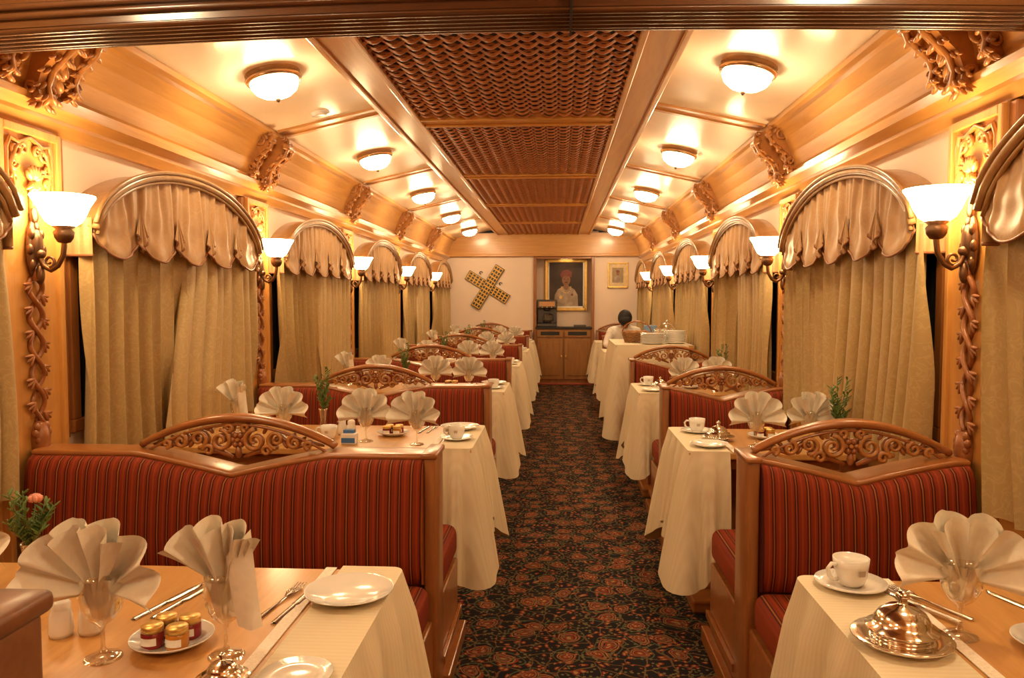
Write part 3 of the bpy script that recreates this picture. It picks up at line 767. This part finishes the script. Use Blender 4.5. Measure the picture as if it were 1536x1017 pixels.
# portrait
m=MB(); px,pz=.135,1.62; w,h=.335,.41; Y=NY-.002
m.box(px-w,px+w,Y-.02,Y,pz-h,pz+h,plain('canvas_dark',(.05,.026,.018),.5,var=.4,scale=4))
for a in((px-w-.02,px-w+.035,pz-h-.02,pz+h+.02),(px+w-.035,px+w+.02,pz-h-.02,pz+h+.02),(px-w,px+w,pz-h-.02,pz-h+.035),(px-w,px+w,pz+h-.035,pz+h+.02)):
    m.box(a[0],a[1],Y-.045,Y,a[2],a[3],GOLD,.01)
m.box(px-w+.035,px+w-.035,Y-.023,Y-.019,pz-h+.035,pz-h+.06,CHINA); m.box(px-w+.035,px-w+.055,Y-.023,Y-.019,pz-h+.035,pz+h-.035,CHINA); m.box(px+w-.055,px+w-.035,Y-.023,Y-.019,pz-h+.035,pz+h-.035,CHINA)
SK=plain('painted_skin',(.27,.125,.065),.6); CRM=plain('painted_coat',(.40,.30,.22),.6,var=.3,scale=12); RT=plain('painted_turban',(.22,.06,.045),.6)
def flat(c,r,mat,y,n=24):
    m.add([(c[0]+r[0]*cos(2*pi*i/n),y,c[1]+r[1]*sin(2*pi*i/n)) for i in range(n)],[tuple(range(n))],mat)
m.add([(px+a,Y-.0215,pz+b) for a,b in((-.20,-.35),(-.19,-.16),(-.14,-.07),(-.05,-.02),(.05,-.02),(.14,-.07),(.19,-.16),(.20,-.35))],[tuple(range(8))],CRM)
flat((px,pz-.02),(.045,.06),SK,Y-.0225); flat((px,pz+.09),(.07,.095),SK,Y-.0235); 
m.add([(px+a,Y-.0245,pz+b) for a,b in((-.085,.13),(-.10,.18),(-.06,.24),(.02,.26),(.10,.22),(.09,.13),(.0,.155))],[tuple(range(7))],RT)
for sx in(-.028,.028): flat((px+sx,pz+.10),(.012,.006),BLACK,Y-.0245)
flat((px,pz+.045),(.028,.006),BLACK,Y-.0245); flat((px,pz+.07),(.008,.02),plain('painted_skin2',(.22,.10,.05),.6),Y-.024)
for i in range(9): a=pi+pi*i/8; flat((px+.075*cos(a),pz-.03+.10*sin(a)),(.01,.01),GOLD,Y-.0235,10)
flat((px-.09,pz-.2),(.025,.025),GOLD,Y-.0235,10); flat((px+.1,pz-.16),(.02,.02),RT,Y-.0235,10)
obj('framed_portrait',m)
m=MB(); m.tube([(px,NY-.03,2.06),(px,NY-.10,2.09),(px,NY-.14,2.08)],.008,GOLD); m.tube([(px-.12,NY-.14,2.075),(px+.12,NY-.14,2.075)],.018,GOLD); m.box(px-.10,px+.10,NY-.15,NY-.13,2.050,2.056,emis('picture_light_lit',(1,.75,.4),18)); m.box(px-.03,px+.03,NY-.03,NY,2.06,2.09,GOLD,.004); obj('picture_light',m)
m=MB(); px,pz=.965,1.775; w,h=.165,.205; Y=YB
m.box(px-w,px+w,Y-.012,Y,pz-h,pz+h,plain('mat_board',(.70,.55,.32),.6))
for a in((px-w,px-w+.022,pz-h,pz+h),(px+w-.022,px+w,pz-h,pz+h),(px-w,px+w,pz-h,pz-h+.022),(px-w,px+w,pz+h-.022,pz+h)): m.box(a[0],a[1],Y-.03,Y,a[2],a[3],GOLD,.005)
m.box(px-.09,px+.09,Y-.015,Y-.011,pz-.12,pz+.12,plain('miniature_bg',(.35,.26,.15),.6))
m.add([(px+a,Y-.017,pz+b) for a,b in((-.06,-.12),(-.05,-.03),(0,.0),(.05,-.03),(.06,-.12))],[(0,1,2,3,4)],CRM); flat((px,pz+.03),(.025,.035),SK,Y-.0175); flat((px,pz+.062),(.03,.02),RT,Y-.018)
obj('framed_miniature_painting',m)
# cabinet
m=MB(); cy0,cy1=YB-.02,NY-.002; 
m.box(NX0+.005,NX1-.005,cy0,cy1,.0,.90,wood('cabinet_wood',(.22,.09,.025),(.32,.14,.04),(10,10,1.2)))
m.box(NX0+.002,NX1-.002,cy0-.02,cy1,.90,.935,BLACK,.006)
W_C2=wood('cabinet_door_wood',(.27,.115,.03),(.38,.17,.05),(10,10,1.2))
cx=(NX0+NX1)/2
for a,b in((NX0+.03,cx-.01),(cx+.01,NX1-.03)):
    m.box(a,b,cy0-.018,cy0,.08,.74,W_C2,.005); m.box(a+.06,b-.06,cy0-.026,cy0-.015,.14,.68,W_C2,.006)
    m.box(a,b,cy0-.018,cy0,.77,.88,W_C2,.004); m.box(a+.06,b-.06,cy0-.022,cy0-.015,.80,.86,BLACK,.003)
for sx in(-.035,.035): m.ell((cx+sx,cy0-.03,.45),(.012,.012,.03),GOLD)
obj('sideboard_cabinet',m)
# coffee machine
m=MB(); DK=plain('machine_grey',(.10,.09,.085),.3,.6)
m.box(0,.30,0,.24,0,.05,DK,.008); m.box(0,.30,.15,.24,.05,.40,DK,.008); m.box(-.005,.305,-.01,.24,.28,.41,DK,.012)
m.box(.03,.27,-.013,-.008,.31,.38,STEEL); m.lathe([(0,.28),(.06,.28),(.05,.245),(0,.24)],BLACK,20,(.15,.07,0))
m.lathe([(.0,.052),(.065,.055),(.075,.10),(.065,.15),(.045,.185),(.048,.20)],GLASS,24,(.15,.07,0)); m.lathe([(0,.056),(.062,.058),(.07,.10),(0,.105)],plain('coffee_liquid',(.03,.012,.005),.1),20,(.15,.07,0))
m.lathe([(.05,.19),(.052,.205),(0,.21)],BLACK,20,(.15,.07,0)); m.tube([(.20,.07,.19),(.245,.05,.185),(.245,.05,.10),(.22,.06,.085)],.008,BLACK)
for i in range(3): m.ell((.08+.07*i,-.014,.295),(.01,.005,.01),GOLD)
obj('coffee_maker',m,(NX0+.03,YB+.02,.936),sc=1.08)
m=MB(); m.box(-.1,.1,-.07,.07,0,.03,DK,.004); obj('serving_tray',m,(.36,YB+.1,.936))
# ------------------------------------------------------------------ person (seated, head bowed, far right booth)
def person():
    root=bpy.data.objects.new('seated_man',None); COL.objects.link(root)
    PX,PY=.86,tc(4)+.62
    root.location=(PX,PY,0)
    SHIRT=plain('white_shirt',(.75,.70,.64),.8); SKIN=plain('skin',(.42,.22,.13),.5); HAIR=plain('black_hair',(.010,.008,.008),.7,scale=80); TR=plain('dark_trousers',(.03,.03,.04),.8)
    def skin(name,chain,edges,rad,mat):
        me=bpy.data.meshes.new(name); me.from_pydata(chain,edges,[]); me.materials.append(mat)
        o=obj(name,me,parent=root)
        sm=o.modifiers.new('s','SKIN'); sm.use_smooth_shade=True
        for i,v in enumerate(me.skin_vertices[0].data):
            r=rad[i]; v.radius=r if hasattr(r,'__len__') else (r,r); v.use_root=(i==0)
        su=o.modifiers.new('u','SUBSURF'); su.levels=2; su.render_levels=2; return o
    V=[(0,0,.56),(0,-.02,.70),(0,-.07,.86),(0,-.12,.985),(0,-.16,1.03),
       (.17,-.12,.97),(.24,-.20,.80),(.19,-.38,.80),(-.17,-.12,.97),(-.24,-.20,.80),(-.19,-.38,.80)]
    E=[(0,1),(1,2),(2,3),(3,4),(3,5),(5,6),(6,7),(3,8),(8,9),(9,10)]
    R=[(.15,.12),(.14,.11),(.16,.12),(.12,.09),(.055,.055),(.07,.065),(.05,.05),(.036,.036),(.07,.065),(.05,.05),(.036,.036)]
    skin('torso_shirt',V,E,R,SHIRT)
    V=[(0,0,.54),(.10,-.06,.54),(.11,-.42,.53),(.11,-.44,.12),(.11,-.55,.05),(-.10,-.06,.54),(-.11,-.42,.53),(-.11,-.44,.12),(-.11,-.55,.05)]
    E=[(0,1),(1,2),(2,3),(3,4),(0,5),(5,6),(6,7),(7,8)]
    skin('legs_trousers',V,E,[(.13,.09),.09,.065,.045,.04,.09,.065,.045,.04],TR)
    for sg in(-1,1):
        skin('hand',[(sg*.19,-.37,.80),(sg*.17,-.44,.792),(sg*.16,-.47,.79)],[(0,1),(1,2)],[(.028,.026),(.032,.016),(.03,.013)],SKIN)
        for i in range(4):
            bx=sg*(.14+.015*i); skin('finger',[(bx,-.47,.79),(bx-sg*.004,-.50-.006*(1.5-abs(i-1.5)),.787),(bx-sg*.01,-.525,.777)],[(0,1),(1,2)],[.009,.008,.007],SKIN)
        skin('thumb',[(sg*.14,-.42,.79),(sg*.115,-.45,.785),(sg*.11,-.475,.78)],[(0,1),(1,2)],[.012,.010,.008],SKIN)
    m=MB(); R=Matrix.Rotation(radians(66),3,'X')
    hc=Vector((0,-.22,1.125))
    def P(x,y,z): return hc+R@Vector((x,y,z))
    m.ell(hc,(.075,.092,.112),SKIN,R,20,14); m.ell(P(0,-.03,-.06),(.052,.055,.05),SKIN,R,14,10)
    m.tube([P(0,-.088,.02),P(0,-.104,-.01),P(0,-.11,-.022)],[.008,.011,.013],SKIN); 
    for sg in(-1,1):
        m.ell(P(sg*.03,-.083,.01),(.013,.008,.008),CHINA,R); m.ell(P(sg*.03,-.089,.01),(.006,.004,.006),BLACK,R)
        m.tube([P(sg*.015,-.091,.03),P(sg*.03,-.092,.035),P(sg*.048,-.080,.03)],.004,HAIR); m.ell(P(sg*.077,.005,-.005),(.01,.02,.03),SKIN,R)
    m.tube([P(-.024,-.087,-.05),P(0,-.095,-.048),P(.024,-.087,-.05)],.006,plain('lips',(.35,.12,.09),.5))
    m.ell(P(0,.018,.026),(.092,.106,.112),HAIR,R,20,14); m.ell(P(0,-.035,.085),(.076,.07,.05),HAIR,R)
    m.tube([(0,-.13,1.0),(0,-.175,1.06)],[.05,.048],SKIN)
    obj('head',m,parent=root)
person()
# ------------------------------------------------------------------ camera
cd=bpy.data.cameras.new('camera'); cam=bpy.data.objects.new('camera',cd); COL.objects.link(cam)
cam.location=(0,0,1.4); cam.rotation_euler=(radians(90-2.98),0,radians(3.37)); cd.lens=36*1170/1536; cd.sensor_width=36; cd.clip_start=.02
bpy.context.scene.camera=cam
w=bpy.data.worlds.new('world'); bpy.context.scene.world=w; w.use_nodes=True
w.node_tree.nodes['Background'].inputs[0].default_value=(.02,.015,.01,1)
